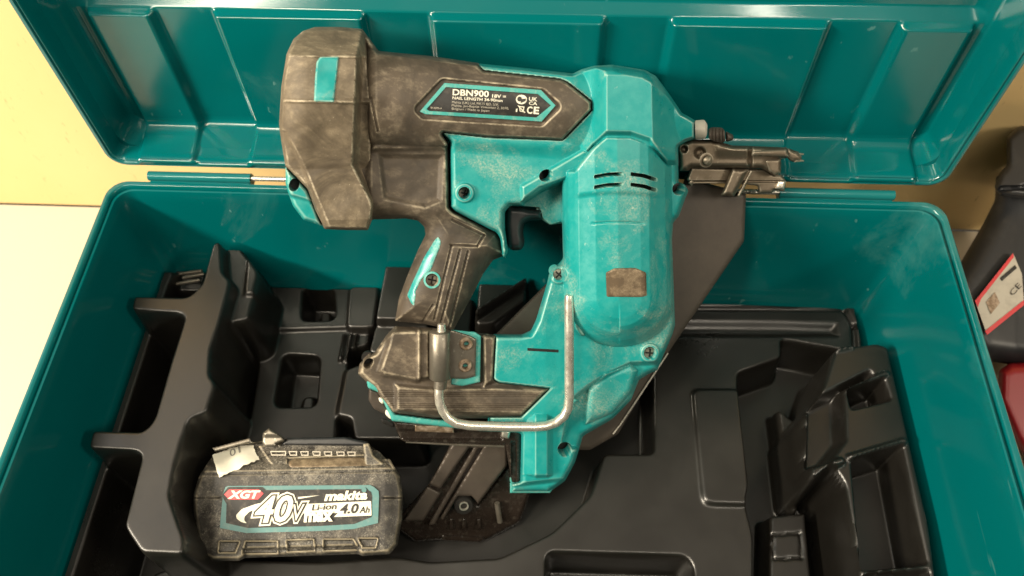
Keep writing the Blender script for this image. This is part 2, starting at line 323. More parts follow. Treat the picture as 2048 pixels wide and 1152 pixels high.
# ------------------------------------------------------------------ the case
case = thing('tool_case', (0, -16, -20), 'open teal plastic carrying case with raised lid, holding the nail gun', 'case')
def rrect(hw, y0, y1, r, z, n=8):
    P = []
    for cx, cy, a0 in ((hw-r, y1-r, 0), (-hw+r, y1-r, 90), (-hw+r, y0+r, 180), (hw-r, y0+r, 270)):
        for i in range(n+1):
            a = math.radians(a0+90*i/n); P.append((cx+r*math.cos(a), cy+r*math.sin(a), z))
    return P
prof = [(29.8, -20.0), (30.2, -19.6), (31.0, -2.0), (31.1, -1.5), (31.9, -1.45), (32.0, -1.35), (32.0, -.12), (31.9, 0), (31.62, 0), (31.52, -.1), (31.48, -.42), (31.30, -.45), (31.24, -.12),
        (31.16, -.05), (31.06, -.1), (31.0, -.3), (30.9, -1.2), (30.75, -3.), (30.55, -5.0), (29.9, -17.6), (29.3, -18.4), (28.6, -18.7)]
V = []; Fc = []; n = 36
for off, z in prof:
    i = 32-off; V += rrect(off, -34+i, -i, max(1.5-i*.2, .9)+max(0, i-1.5)*.6, z)
for k in range(len(prof)-1):
    for j in range(n): Fc.append((k*n+j, k*n+(j+1) % n, (k+1)*n+(j+1) % n, (k+1)*n+j))
Fc += [tuple(range(n))[::-1], tuple(range((len(prof)-1)*n, len(prof)*n))]
mesh('case_body', V, Fc, M['case'], case, 45)
# lid: inner face as a moulded surface, thickness behind it
la = LID_A; Ydir = np.array([0, math.cos(la), math.sin(la)]); Ndir = np.array([0, math.sin(la), -math.cos(la)]); LO = np.array([0, 1.2, LID_Z])
def lidx(px): return float(on_axis(px, 44, 1, 4.3)[0])
pads = [(lidx(a), lidx(b)) for a, b in ((178, 297), (430, 719), (864, 1205), (1352, 1662), (1824, 1962))]
HW, HT = 32.15, 33.0
xs = np.unique(np.concatenate([np.arange(-HW, HW+.01, .17), np.arange(-HW, -HW+2.4, .07), np.arange(HW-2.4, HW+.01, .07)]).round(3))
zs = np.unique(np.concatenate([np.arange(0, 2.6, .07), np.arange(2.6, 11.6, .15), np.arange(11.6, 13.2, .05), np.arange(13.2, 16, .15), np.arange(16, 30.6, .5), np.arange(30.6, HT+.01, .12)]).round(3))
gx, gz = np.meshgrid(xs, zs); X = gx.ravel(); Z = gz.ravel()
rc = 1.4; qx = np.abs(X)-(HW-rc); qz = np.abs(Z-HT/2)-(HT/2-rc)
dd = rc-(np.hypot(np.maximum(qx, 0), np.maximum(qz, 0))+np.minimum(np.maximum(qx, qz), 0))
# vertices beyond the rounded corners are pulled onto the corner arc
o_ = dd < 0; ang = np.arctan2(np.maximum(qz, 1e-9), np.maximum(qx, 1e-9)); X = X.copy(); Z = Z.copy()
X[o_] = np.sign(X[o_])*(HW-rc+rc*np.cos(ang[o_])); Z[o_] = HT/2+np.sign(Z[o_]-HT/2)*(HT/2-rc+rc*np.sin(ang[o_])); dd = np.maximum(dd, 0)
pad = np.zeros_like(X)
for a, b in pads: pad = np.maximum(pad, ss(a-.32, a+.05, X)*(1-ss(b-.05, b+.32, X)))
de = dd-.28*pad*(Z < 3)
wall = lin(de, [0, .08, .16, .34, .40, .46, .52, .62, .80, 1.02, 1.18, 1.36, 1.60, 1.9], [.12, .02, 0, 0, .16, .18, .05, .10, 1.5, 2.75, 3.25, 3.52, 3.66, 3.7])
ledge = lin(Z, [12.02, 12.12, 12.72, 12.84], [0, .08, .68, .74])
dep = wall-.62*pad*ss(.9, 1.5, dd)*(1-ss(11.75, 12.1, Z))+ledge*ss(1., 2.6, dd)
V = LO+Z[:, None]*Ydir+X[:, None]*np.array([1, 0, 0])+dep[:, None]*Ndir
ny, nx = gx.shape; I = np.arange(nx*ny).reshape(ny, nx)
q = np.stack([I[:-1, :-1], I[:-1, 1:], I[1:, 1:], I[1:, :-1]], -1).reshape(-1, 4)
mesh('lid_lining', V, q, M['case'], case, 60)
V = []; Fc = []
for off, dz in ((0, .12), (0.02, 1.3), (.8, 1.4), (1.6, 4.9), (2.6, 5.4)):
    for (x, y, z) in rrect(HW-off, off, HT-off, 1.4, 0): V.append(LO+y*Ydir+np.array([x, 0, 0])+Ndir*dz)
for k in range(4):
    for j in range(n): Fc.append((k*n+j, k*n+(j+1) % n, (k+1)*n+(j+1) % n, (k+1)*n+j))
Fc.append(tuple(range(4*n, 5*n)))
mesh('lid_shell', V, Fc, M['case'], case, 45)
def hz(px, y_=347): return float(on_axis(px, y_, 1, .75)[0])
for a, b in ((298, 500), (1572, 1812)):
    tube('hinge_knuckle', [(hz(a), .62, -.15), (hz(b), .62, -.15)], .39, M['hinge'], case)
    box('hinge_leaf', (hz(a)+.05, -.2, -1.1), (hz(b)-.05, 1.3, -.36), M['hinge'], case, .08)
for a, b in ((500, 640), (1330, 1571)): tube('hinge_pin', [(hz(a)-.5, .62, -.15), (hz(b)+.5, .62, -.15)], .2, M['steel'], case)

# ------------------------------------------------------------------ the black insert tray
def zp(pts, z):
    p = np.array(pts, float); return on_axis(p[:, 0], p[:, 1], 2, z)[:, :2]
tx = np.arange(-30.0, 29.71, .12); ty = np.arange(-31.5, -1.55, .12)
gx, gy = np.meshgrid(tx, ty); X = gx.ravel(); Y = gy.ravel(); H = np.full(X.shape, -16.9)
def up(pts, z, soft=.5, rnd=2, z0=None):      # raised part: outline measured at its top
    global H
    d = sdf(X, Y, chaikin(zp(pts, z), rnd)); k = np.sqrt(np.clip(1-(1-ss(-soft, .12, d))**2, 0, 1)) if False else ss(-soft, .1, d)
    H = np.where(H < z, H*(1-k)+z*k, H)
def down(pts, z, zr, soft=.5, rnd=2):         # pocket: outline measured at the level zr around it
    global H
    d = sdf(X, Y, chaikin(zp(pts, zr), rnd)); k = ss(-.05, soft, d); H = np.where(H > z, H*(1-k)+z*k, H)
def add(pts, dz, zr, soft=.25, rnd=2):
    global H
    d = sdf(X, Y, chaikin(zp(pts, zr), rnd)); H = H+dz*ss(-soft/2, soft/2, d)
def line(a, b, dz, zr, wd=.15):
    global H
    q = zp([a, b], zr); H = H+dz*(1-ss(wd*.4, wd, segd(X, Y, q[0], q[1])))
P0 = -12.6
up([(380, 1116), (640, 1122), (800, 1112), (860, 1122), (1000, 1114), (1104, 1064), (1180, 990), (1206, 906), (1306, 906), (1306, 742), (1200, 742), (1200, 650), (1290, 604), (1716, 604), (1730, 640), (1724, 716), (1680, 700), (1562, 678), (1564, 716), (1476, 746),
    (1476, 786), (1497, 972), (1490, 998), (1508, 1074), (1506, 1330), (300, 1330), (300, 1150)], P0, .45)
down([(1300, 652), (1330, 638), (1560, 640), (1676, 644), (1684, 676), (1562, 677), (1330, 676)], P0-.5, P0, .8, 1)
line((1300, 616), (1690, 618), -.35, P0, .28); line((1690, 618), (1708, 650), -.35, P0, .28); line((1708, 650), (1712, 720), -.35, P0, .28)
add([(1384, 781), (1480, 781), (1500, 1012), (1416, 1010), (1404, 1000)], .38, P0, .3, 3)
down([(1092, 1104), (1372, 1112), (1388, 1135), (1392, 1330), (1088, 1330)], -16.9, P0, .4, 3)
# left rib with its two fingers
up([(424, 485), (442, 480), (446, 544), (463, 559), (442, 643), (424, 697), (421, 750), (434, 766), (415, 827), (380, 838), (366, 876), (351, 931), (341, 990), (371, 1078), (368, 1112), (281, 1108), (245, 1054), (281, 913), (271, 904),
    (173, 899), (183, 858), (287, 861), (306, 838), (339, 724), (367, 636), (360, 628), (260, 621), (266, 590), (377, 592), (402, 568)], -4.8, .45, 2)
up([(442, 484), (472, 482), (520, 548), (496, 640), (440, 650)], -6.4, .8)
up([(442, 484), (474, 480), (522, 545), (500, 640), (470, 720), (452, 800), (420, 900), (400, 960), (380, 1000), (380, 840), (440, 760), (440, 700)], -9.6, .6)
# panel left of centre, with two windows
up([(548, 560), (742, 572), (752, 600), (736, 690), (700, 700), (690, 790), (668, 930), (480, 930), (505, 800), (525, 665)], -12.4, .5)
add([(540, 540), (760, 550), (756, 655), (530, 662)], .35, -12.2, .3, 1)
down([(606, 575), (668, 577), (671, 640), (603, 642)], -15.6, -12.1, .35, 3)
down([(566, 708), (640, 712), (632, 813), (548, 813)], -15.6, -12.4, .35, 3)
up([(606, 792), (630, 792), (624, 840), (598, 840)], -14.6, .2); up([(640, 622), (662, 622), (662, 650), (640, 650)], -14.4, .2)
up([(700, 574), (760, 570), (750, 655), (694, 655)], -11.6, .25)
up([(770, 522), (850, 526), (860, 640), (748, 640), (756, 598)], -8.2, .4); up([(750, 648), (860, 652), (850, 720), (735, 706)], -9.2, .4)
up([(694, 736), (800, 700), (840, 880), (706, 880), (700, 842), (676, 828)], -12.0, .4); down([(672, 830), (702, 836), (712, 900), (668, 900)], -15.5, -12, .3, 1)
for x_ in (690, 702, 714): line((x_, 672), (x_-8, 722), .5, -12.4, .14)
# behind the trigger opening
up([(960, 520), (1060, 520), (1052, 600), (985, 650), (950, 650)], -10.5, .4); up([(900, 560), (950, 560), (930, 800), (880, 800)], -13.2, .5); line((905, 690), (1060, 590), 1.2, -12.5, .3)
# low steps in the left pocket
for pts, z in (([(300, 726), (345, 726), (338, 768), (292, 768)], -14.4), ([(292, 776), (330, 776), (328, 790), (288, 790)], -15.2), ([(286, 796), (328, 796), (316, 838), (276, 838)], -14.4),
               ([(228, 986), (270, 986), (262, 1024), (218, 1024)], -14.4), ([(220, 1036), (258, 1036), (254, 1048), (216, 1048)], -15.2), ([(208, 1060), (248, 1060), (240, 1106), (196, 1106)], -14.4),
               ([(182, 1120), (212, 1120), (206, 1134), (178, 1134)], -15.2)): up(pts, z, .15, 1)

# right compartment and ridge
up([(1540, 1030), (1612, 1024), (1640, 1330), (1536, 1330)], -13.6, .25, 1); line((1546, 1070), (1600, 1066), -.2, -13.6, .1); line((1600, 1066), (1604, 1116), -.2, -13.6, .1); line((1604, 1116), (1548, 1118), -.2, -13.6, .1); line((1548, 1118), (1546, 1070), -.2, -13.6, .1)
up([(1556, 816), (1600, 850), (1596, 1024), (1584, 1024)], -14.2, .3, 1)
up([(1670, 696), (1756, 684), (1792, 700), (1812, 804), (1850, 960), (1896, 1330), (1756, 1330), (1718, 1140), (1690, 968), (1664, 930), (1625, 960), (1606, 830), (1640, 790)], -8.3, .4)
down([(1694, 782), (1768, 755), (1782, 800), (1704, 818)], -11.5, -8.3, .3, 1); down([(1704, 920), (1804, 889), (1854, 1128), (1724, 1140)], -12.5, -8.3, .3, 1)
up([(335, 536), (416, 530), (404, 584), (326, 584)], -9.9, .3)
down([(1616, 800), (1740, 738), (1752, 752), (1690, 782), (1694, 880), (1660, 925), (1612, 940)], -10.2, -8.3, .5, 1)
down([(1728, 1150), (1858, 1140), (1880, 1330), (1750, 1330)], -12.5, -8.3, .3, 1)
line((1700, 916), (1806, 884), .45, -8.3, .3); line((1690, 778), (1772, 748), .35, -8.3, .25); line((1672, 700), (1700, 694), .3, -8.3, .3); line((1664, 930), (1680, 924), .5, -8.3, .35)
# hollow for the magazine tail
down([(790, 900), (1120, 900), (1110, 1040), (1000, 1100), (860, 1104), (790, 1090)], -16.9, -12, .4, 1)
# mitred outer edge turned down
kl = ss(-29.1, -29.35, X)*ss(-2.2, -3.2, Y); H = np.where(H < -8.3, H*(1-kl)-8.3*kl, H)
ed = np.minimum(np.minimum(X+30.3, 29.6-X), np.minimum(Y+31.5, -1.6-Y)); H = np.minimum(H, -8+0*H) if False else H
H = np.where(H > -17.8, -17.8+(H+17.8)*ss(0, .22, ed), H)
for _ in range(1):                             # soften like blow-moulded plastic
    G = H.reshape(gx.shape); G[1:-1, 1:-1] = (G[1:-1, 1:-1]*4+G[:-2, 1:-1]+G[2:, 1:-1]+G[1:-1, :-2]+G[1:-1, 2:])/8; H = G.ravel()
ny, nx = gx.shape; I = np.arange(nx*ny).reshape(ny, nx); q = np.stack([I[:-1, :-1], I[:-1, 1:], I[1:, 1:], I[1:, :-1]], -1).reshape(-1, 4)
tray = mesh('insert_tray', np.stack([X, Y, H], 1), q, M['tray'], None, 70, label='black moulded plastic insert tray lying in the bottom of the teal case', cat='tray')

# ------------------------------------------------------------------ the nail gun
gun = thing('nail_gun', TOOL.c-TOOL.n*5, 'dusty teal and black cordless nail gun with a steel hook, lying across the open case', 'nail gun')
T = TOOL
plate = M['plate']; metal = M['metal']
def hole_shade(nm, x, y, ws, dp, r): lathe(nm, T.T(x, y, ws)-T.n*dp, T.n, [(r, -.3), (r, 0), (.001, 0)], M['dark'], gun)  # dark disc closing a hole, its black standing in for the shade inside
# magazine running from the nose behind the body to the tail
relief('magazine', T, [(1372, 350), (1400, 362), (1492, 388), (1488, 482), (1340, 700), (1300, 760), (1236, 868), (1180, 900), (900, 895), (960, 700), (1180, 480), (1340, 440)], lambda x, y, d: -1.7-.25*(1-dome(d, 5)), plate, gun, 4, -3.6, rnd=1)
tube('magazine_edge', T.T(np.array([1336., 1240, 1226]), np.array([706., 850, 868]), np.array([-1.6]*3)), .07, M['steel'], gun, 6)
tail = relief('magazine_tail', T, [(905, 880), (1040, 880), (1060, 985), (1056, 1000), (1040, 1045), (972, 1082), (884, 1079), (830, 1083), (798, 1060), (800, 1030), (858, 968)], lambda x, y, d: -2.3-.5*(1-dome(d, 8))-.35*ss(1020, 1070, y)-.25*ss(4, 0, segd(x, y, (955, 1010), (1020, 925))), M['smoke'], gun, 2.5, -4.5, rnd=1)
relief('rail', T, [(906, 886), (944, 886), (880, 978), (858, 968)], flat(-1.6, 4, .2), plate, tail, 2.5, -2.6, rnd=1)
relief('rail', T, [(856, 972), (882, 986), (846, 1042), (806, 1042)], flat(-1.75, 4, .2), plate, tail, 2.5, -2.6, rnd=1)
relief('rail', T, [(952, 886), (964, 886), (868, 1050), (856, 1050)], flat(-1.9, 3, .15), plate, tail, 2.5, -2.6, rnd=1)
relief('rail', T, [(972, 886), (1014, 886), (1014, 932), (956, 1008), (944, 992), (916, 992), (886, 1040), (880, 1036)], flat(-1.55, 4, .2), plate, tail, 2.5, -2.6, rnd=1)
def disc(name, fr, x, y, w0, r, mat, par, prof=None, **k):
    c = fr.T(x, y, w0); return lathe(name, c, fr.n, prof or [(r, -.3), (r, -.04), (r-.04, 0), (.001, 0)], mat, par, **k)
disc('roller', T, 928, 1013, -1.4, .7, M['dark'], tail, [(.72, -.6), (.72, -.1), (.66, 0), (.36, 0), (.36, -.1), (.001, -.1)])
disc('roller_ring', T, 928, 1013, -1.3, .36, M['steel'], tail, [(.36, -.1), (.36, 0), (.27, 0), (.25, -.12)])
tube('spring_pin', T.T(np.array([994., 1000]), np.array([1006., 1044]), np.array([-2., -2.1])), .22, M['clamp'], tail, 12)
for x_ in (903, 928, 958): relief('rib', T, [(x_-4, 1038), (x_+3, 1036), (x_+5, 1058), (x_-5, 1060)], flat(-2.2, 3, .1), M['smoke'], tail, 2, -2.6, rnd=0)
relief('end_stop', T, [(884, 1070), (972, 1074), (960, 1084), (884, 1080)], flat(-2.5, 2, .1), M['smoke'], tail, 2.5, -3, rnd=0)

# nose
nose = relief('nose_body', T, [(1356, 290), (1383, 279), (1423, 279), (1465, 291), (1500, 292), (1574, 295), (1578, 315), (1562, 318), (1560, 348), (1548, 351), (1524, 337), (1427, 336), (1382, 336), (1376, 342), (1359, 342)],
    lambda x, y, d: .5+.9*dome(d, 10)-.5*ss(1520, 1560, x)-.5*ss(9, 4, np.hypot(x-1368, y-298))-.45*ss(14, 6, np.hypot(x-1400, y-306))+.25*ss(320, 296, y)*ss(1425, 1440, x)-.25*ss(6, 2, np.abs(x-1500)), metal, gun, 2, -1.5, rnd=1)
relief('guide_plate', T, [(1504, 300), (1574, 298), (1578, 314), (1502, 312)], lambda x, y, d: 1.75-.3*(1-dome(d, 5)), metal, nose, 2, .3, rnd=1)
relief('catch', T, [(1524, 318), (1562, 317), (1562, 346), (1550, 352), (1538, 344)], lambda x, y, d: 1.3-.4*(1-dome(d, 6)), metal, nose, 2, -1, rnd=1)
disc('pivot_bolt', T, 1415, 321, 1.6, .34, M['metal'], nose, [(.5, -.6), (.5, -.2), (.34, -.15), (.3, .05), (.16, .16), (.001, .2)])
relief('nose_plate', T, [(1382, 334), (1526, 338), (1548, 350), (1564, 350), (1572, 362), (1569, 383), (1548, 380), (1545, 386), (1518, 386), (1516, 372), (1493, 369), (1444, 367), (1382, 367), (1373, 360)], lambda x, y, d: .2-.35*(1-dome(d, 5))-.15*ss(3, 1, np.abs(y-363)), metal, gun, 2, -1.7, rnd=1)
relief('latch_bar', T, [(1464, 336), (1498, 338), (1468, 394), (1441, 391)], lambda x, y, d: .9-.5*(1-dome(d, 9)), metal, gun, 2, -1.7, rnd=1)
relief('latch_edge', T, [(1500, 340), (1508, 340), (1480, 394), (1472, 394)], lambda x, y, d: .3-.2*(1-dome(d, 3)), metal, gun, 2, -1.7, rnd=0)
relief('contact_foot', T, [(1556, 362), (1572, 362), (1568, 378), (1550, 378)], flat(.4, 3, .15), M['steel'], nose, 2, -1, rnd=0)
relief('contact_tip', T, [(1574, 296), (1596, 303), (1604, 312), (1602, 322), (1584, 324), (1574, 316)], lambda x, y, d: .3+.4*dome(d, 8), metal, nose, 2, -.6, rnd=1)
for y_ in (308, 321): tube('tooth', T.T(np.array([1590., 1607]), np.array([y_*1., y_+.5]), np.array([.5, .3])), [.13, .06], M['metal'], nose, 8)
relief('depth_dial', T, [(1417, 258), (1424, 254), (1444, 255), (1450, 262), (1451, 282), (1444, 287), (1424, 281), (1417, 276)], lambda x, y, d: 1.2+.8*np.sqrt(np.clip(1-((y-270)/18)**2, 0, 1))-.12*ss(2.2, 1, np.abs((x % 7)-3)), M['plate'], nose, 2, 0, rnd=1)
relief('dial_tip', T, [(1451, 262), (1467, 270), (1467, 280), (1452, 284)], lambda x, y, d: 1.+.5*dome(d, 6), M['plate'], nose, 2, 0, rnd=1)
relief('nose_collar', T, [(1390, 241), (1408, 239), (1415, 249), (1414, 270), (1410, 278), (1391, 279)], lambda x, y, d: 1.4+1.1*np.sqrt(np.clip(1-((y-259)/22)**2, 0, 1))-.2*ss(1410, 1415, x), M['sticker_grey'], nose, 2, 0, rnd=1, label='pale nose collar')
relief('belt_hook_tab', T, [(1376, 366), (1388, 352), (1394, 352), (1384, 372)], flat(0.1, 2, .1), metal, gun, 2, -1.6, rnd=0)

sl = [(690, 84), (726, 60), (735, 72), (757, 102), (862, 112), (957, 126), (968, 138), (1122, 155), (1136, 161), (1187, 202), (1187, 222), (1127, 284), (976, 278), (886, 268), (898, 286), (900, 415), (908, 423), (994, 466), (1003, 480), (1012, 510), (986, 520), (966, 548), (945, 590), (922, 632), (906, 662), (880, 655), (850, 648), (790, 642),
      (798, 596), (815, 550), (836, 500), (851, 470), (849, 454), (836, 441), (812, 437), (745, 439), (735, 446), (690, 430)]
sl_c = chaikin(sl, 1)
bm_o = [(790, 652), (856, 655), (909, 660), (995, 670), (990, 757), (1000, 762), (1108, 774), (1044, 837), (875, 838), (784, 827), (760, 796), (748, 775), (733, 764), (716, 748), (719, 727), (735, 712), (750, 704), (772, 671)]
bm_c = chaikin(bm_o, 1)
# main housing
outer = [(880, 268), (930, 200), (958, 127), (1050, 136), (1146, 147), (1164, 138), (1190, 131), (1225, 129), (1290, 140), (1312, 152), (1340, 190), (1364, 226), (1376, 232), (1392, 242), (1392, 278), (1372, 284), (1357, 293), (1357, 364), (1370, 369), (1377, 382), (1370, 398),
         (1358, 432), (1346, 446), (1344, 480), (1350, 650), (1345, 668), (1325, 715), (1315, 740), (1297, 748), (1278, 760), (1262, 800), (1225, 838), (1166, 872), (1150, 925), (1130, 962), (1098, 985), (1022, 985), (1022, 967), (1040, 962), (1042, 868), (975, 850), (985, 669),
         (1044, 669), (1062, 661), (1072, 640), (1084, 600), (1093, 570), (1098, 548), (1105, 536), (1118, 527), (1126, 516), (1124, 444), (1100, 448), (1086, 436), (1080, 414), (1046, 412), (1020, 412), (1010, 424), (1010, 457), (1016, 502), (1009, 517), (1002, 508), (1000, 478), (994, 466), (910, 424), (900, 415), (898, 284)]
vents = [[(1188, 350), (1217, 345), (1246, 344), (1246, 352), (1217, 353), (1188, 358)], [(1261, 344), (1290, 348), (1313, 356), (1313, 364), (1288, 356), (1261, 352)],
         [(1188, 371), (1217, 366), (1246, 365), (1246, 373), (1217, 374), (1188, 379)], [(1261, 365), (1290, 369), (1313, 377), (1313, 385), (1288, 377), (1261, 373)]]
HOLES = vents+[circle(929, 386, 12.5), circle(1092, 351, 14.5, 12, a0=-.5), circle(1357, 378, 12.5), circle(1130, 899, 15), circle(1118, 549, 12), circle(1300, 706, 12.5)]
oc = chaikin(outer, 1)
def barrel(x, y):
    yc = 196+(x-760)*.048; return 1.3+3.1*np.sqrt(np.clip(1-((y-yc)/104)**2, 0, 1))
def h_house(x, y, d):
    e = dome(d, 13)
    arm = 1.6+1.2*e
    arm = arm+.5*ss(306, 276, y-(x-900)*.06)*ss(1200, 1120, x)            # step up to the sleeve
    arm = np.where(y < 290, np.maximum(arm, (barrel(x, y)-.35)*ss(0, 6, d)+.5*0), arm)
    # boss wedge above the trigger
    wedge = sdf(x, y, [(1042, 372), (1166, 300), (1230, 300), (1230, 345), (1146, 352), (1080, 376), (1044, 402)]); arm = arm+.55*ss(-3, 5, wedge)
    # facet under the arm, behind the trigger
    f = sdf(x, y, [(1044, 404), (1082, 379), (1148, 355), (1150, 520), (1086, 450), (1040, 440)]); arm = arm*(1-ss(-3, 5, f))+(.3+.5*ss(1090, 1140, x))*ss(-3, 5, f)
    low = 1.5+.9*e                                                        # lower frame
    w_ = np.where(y < 520, np.where(x < 1128, arm, np.maximum(arm, low)), low)
    # left fin of the lower frame
    fin = sdf(x, y, [(1128, 520), (1098, 552), (1074, 640), (1060, 668), (985, 668), (985, 640), (1040, 500)]); w_ = w_-.35*ss(-9, 0, fin)
    # motor: faceted barrel standing along the column
    xc = 1236+(y-450)*.012; a = (x-xc)/112.; prof = None
    a = np.where(y > 598, np.sign(a+1e-9)*np.hypot(a, (y-598)/97.), a); ytop = lin(x, [1150, 1185, 1213, 1262, 1300, 1334], [332, 288, 263, 264, 277, 322]); k = ss(-2, 14, y-ytop)
    prof = lin(a, [-1, -.97, -.88, -.76, -.70, -.4, 0, .4, .56, .64, .85, .96, 1.0], [0, .26, .48, .68, .76, .93, 1, .95, .90, .83, .56, .30, .0]); mot = 1.9+3.5*prof*k
    mot = mot-.18*ss(380, 392, y-12*(a**2))*ss(.9, .6, np.abs(a))*ss(700, 390, y)
    inm = (np.abs(a) < 1) & (y > 262) & (y < 694); w_ = np.where(inm, np.maximum(w_, mot), w_)
    mline = np.abs(y-446-5*np.abs(a)**2*3+2); w_ = w_-.10*ss(3, .5, mline)*ss(.5, .4, np.abs(a))
    # head
    hd = sdf(x, y, [(1214, 150), (1303, 152), (1306, 292), (1262, 290), (1214, 285)])
    head = 5.8-lin(-hd, [0, 3, 60, 110], [0, .12, 2.4, 4.4])-.6*ss(1212, 1182, x)-.7*ss(-3, 9, y-ytop)
    head = np.minimum(head, 1.3+4.8*dome(d, 26)); head = np.where(y < 330, head, -9)
    w_ = np.where(x > 1130, np.maximum(w_, head), w_)
    # nose boss at right, lug
    lug = sdf(x, y, circle(1357, 380, 24)); w_ = np.maximum(w_, np.where(lug > -4, 1.6+.7*ss(-4, 4, lug)*dome(d, 6), -9))
    # lower right: crease and the bulge below it
    cr = sdf(x, y, [(1140, 800), (1176, 770), (1216, 745), (1262, 724), (1330, 722), (1330, 900), (1120, 900)])
    w_ = w_-.85*ss(-2, 9, cr)
    bu = sdf(x, y, [(1176, 778), (1210, 748), (1262, 728), (1276, 740), (1264, 782), (1226, 826), (1170, 850)]); w_ = w_+.55*dome(np.clip(bu, 0, 99), 14)
    # foot
    ft = sdf(x, y, [(1036, 846), (1130, 846), (1118, 960), (1036, 962)]); foot = lin(x, [1036, 1044, 1066, 1071, 1094, 1099, 1124], [1.6, 2.3, 2.75, 3.0, 2.95, 2.75, 1.6])
    foot = foot-1.3*ss(948, 966, y); w_ = np.where((y > 800) & (x < 1124), np.maximum(w_, foot*ss(796, 850, y)+1.4*(1-ss(796, 850, y))), w_)
    w_ = w_-.7*ss(962, 972, y-(x-1060)*-.12)*ss(1140, 1100, x)
    for cx, cy in ((1118, 549), (1300, 706), (929, 386)):                 # screw bosses
        rr = np.hypot(x-cx, y-cy); w_ = w_+.22*ss(21, 17, rr)
    r2 = np.hypot(x-1130, y-899); w_ = w_+.12*ss(26, 20, r2)*0
    ks = ss(1.5, 7, sdf(x, y, sl_c)); w_ = w_*(1-ks)+np.minimum(w_, 1.4)*ks; kb = ss(1, 6, sdf(x, y, bm_c)); w_ = w_*(1-kb)+np.minimum(w_, 1.0)*kb
    edge = np.minimum(w_, .4+(w_-.4)*dome(d, 7)); return edge
relief('main_housing', T, outer, h_house, M['tool'], gun, 1.6, -3.2, HOLES, rnd=1, smooth=55)
def screw(fr, x, y, w0, r, mat, par, rot=.4):
    s_ = disc('screw', fr, x, y, w0, r, mat, par, [(r, -.5), (r, -.05), (r-.05, 0), (.001, .02)])
    for a in (rot, rot+math.pi/2):
        dx, dy = math.cos(a)*r*20, math.sin(a)*r*20; nx_, ny_ = -dy*.2, dx*.2
        sheet('cross_slot', fr, [(x-dx+nx_, y-dy+ny_), (x+dx+nx_, y+dy+ny_), (x+dx-nx_, y+dy-ny_), (x-dx-nx_, y-dy-ny_)], w0+.03+.01*(a > rot), M['dark'], s_)
screw(T, 1118, 549, 2.1, .43, M['screw'], gun, .7); screw(T, 1300, 706, 2.1, .44, M['screw'], gun, .1); screw(T, 929, 387, 1.5, .40, M['screw'], gun, .3)
hole_shade('screw', 1092, 351, 2.6, 1.1, .55); hole_shade('screw', 1357, 378, 2.1, 1.0, .5)  # no screw heads here: black discs painting the depth shade of two holes
hole_shade('hole_shade_disc', 1130, 899, 2.1, 1.15, .62)
relief('vent_shade_backing', T, [(1180, 335), (1320, 335), (1320, 392), (1180, 392)], lambda x, y, d: h_house(x, y, np.full(x.shape, 99.))-1.35, M['dark'], gun, 5, 1, rnd=0)  # black backing added behind the vents as painted shade
sheet('slit_shade_sheet', T, dense([(1055, 696), (1117, 699.5), (1117, 705), (1055, 701.5)], 8), lambda x, y: h_house(x, y, np.full(x.shape, 99.))+.02, M['dark'], gun)  # flat dark sheet on the surface, painting the shade of a slit
hole_shade('hole_shade_disc', 737, 727, 1.9, 1.1, .45)
def wmot(x, y): return h_house(x, y, np.full(np.shape(x), 99.))
relief('worn_plate', T, [(1211, 545), (1228, 536), (1270, 535), (1293, 545), (1294, 592), (1280, 595), (1213, 594)], lambda x, y, d: wmot(x, y)+.10*dome(d, 3)-.02, M['window'], gun, 2.5, 3, rnd=1, label='scratched bronze coloured rating plate on the motor housing')
relief('foot_clip', T, [(1020, 966), (1048, 964), (1052, 972), (1064, 968), (1086, 974), (1110, 972), (1100, 986), (1020, 986)], lambda x, y, d: 1.0-.15*(1-dome(d, 3)), M['edge'], gun, 2, -.5, [[(1026, 971), (1048, 971), (1048, 979), (1026, 978)]], rnd=0)

# trigger
relief('trigger', T, [(1012, 412), (1046, 414), (1060, 418), (1084, 420), (1086, 440), (1060, 440), (1048, 446), (1046, 466), (1050, 484), (1044, 500), (1022, 501), (1014, 490), (1011, 450)], lambda x, y, d: -.3+1.2*dome(d, 12), M['bag'], gun, 2, -2, rnd=2)
relief('trigger_mount', T, [(1076, 380), (1126, 362), (1128, 446), (1100, 450), (1070, 430)], flat(-.2, 4, .2), M['tool'], gun, 3, -2.6, rnd=1)

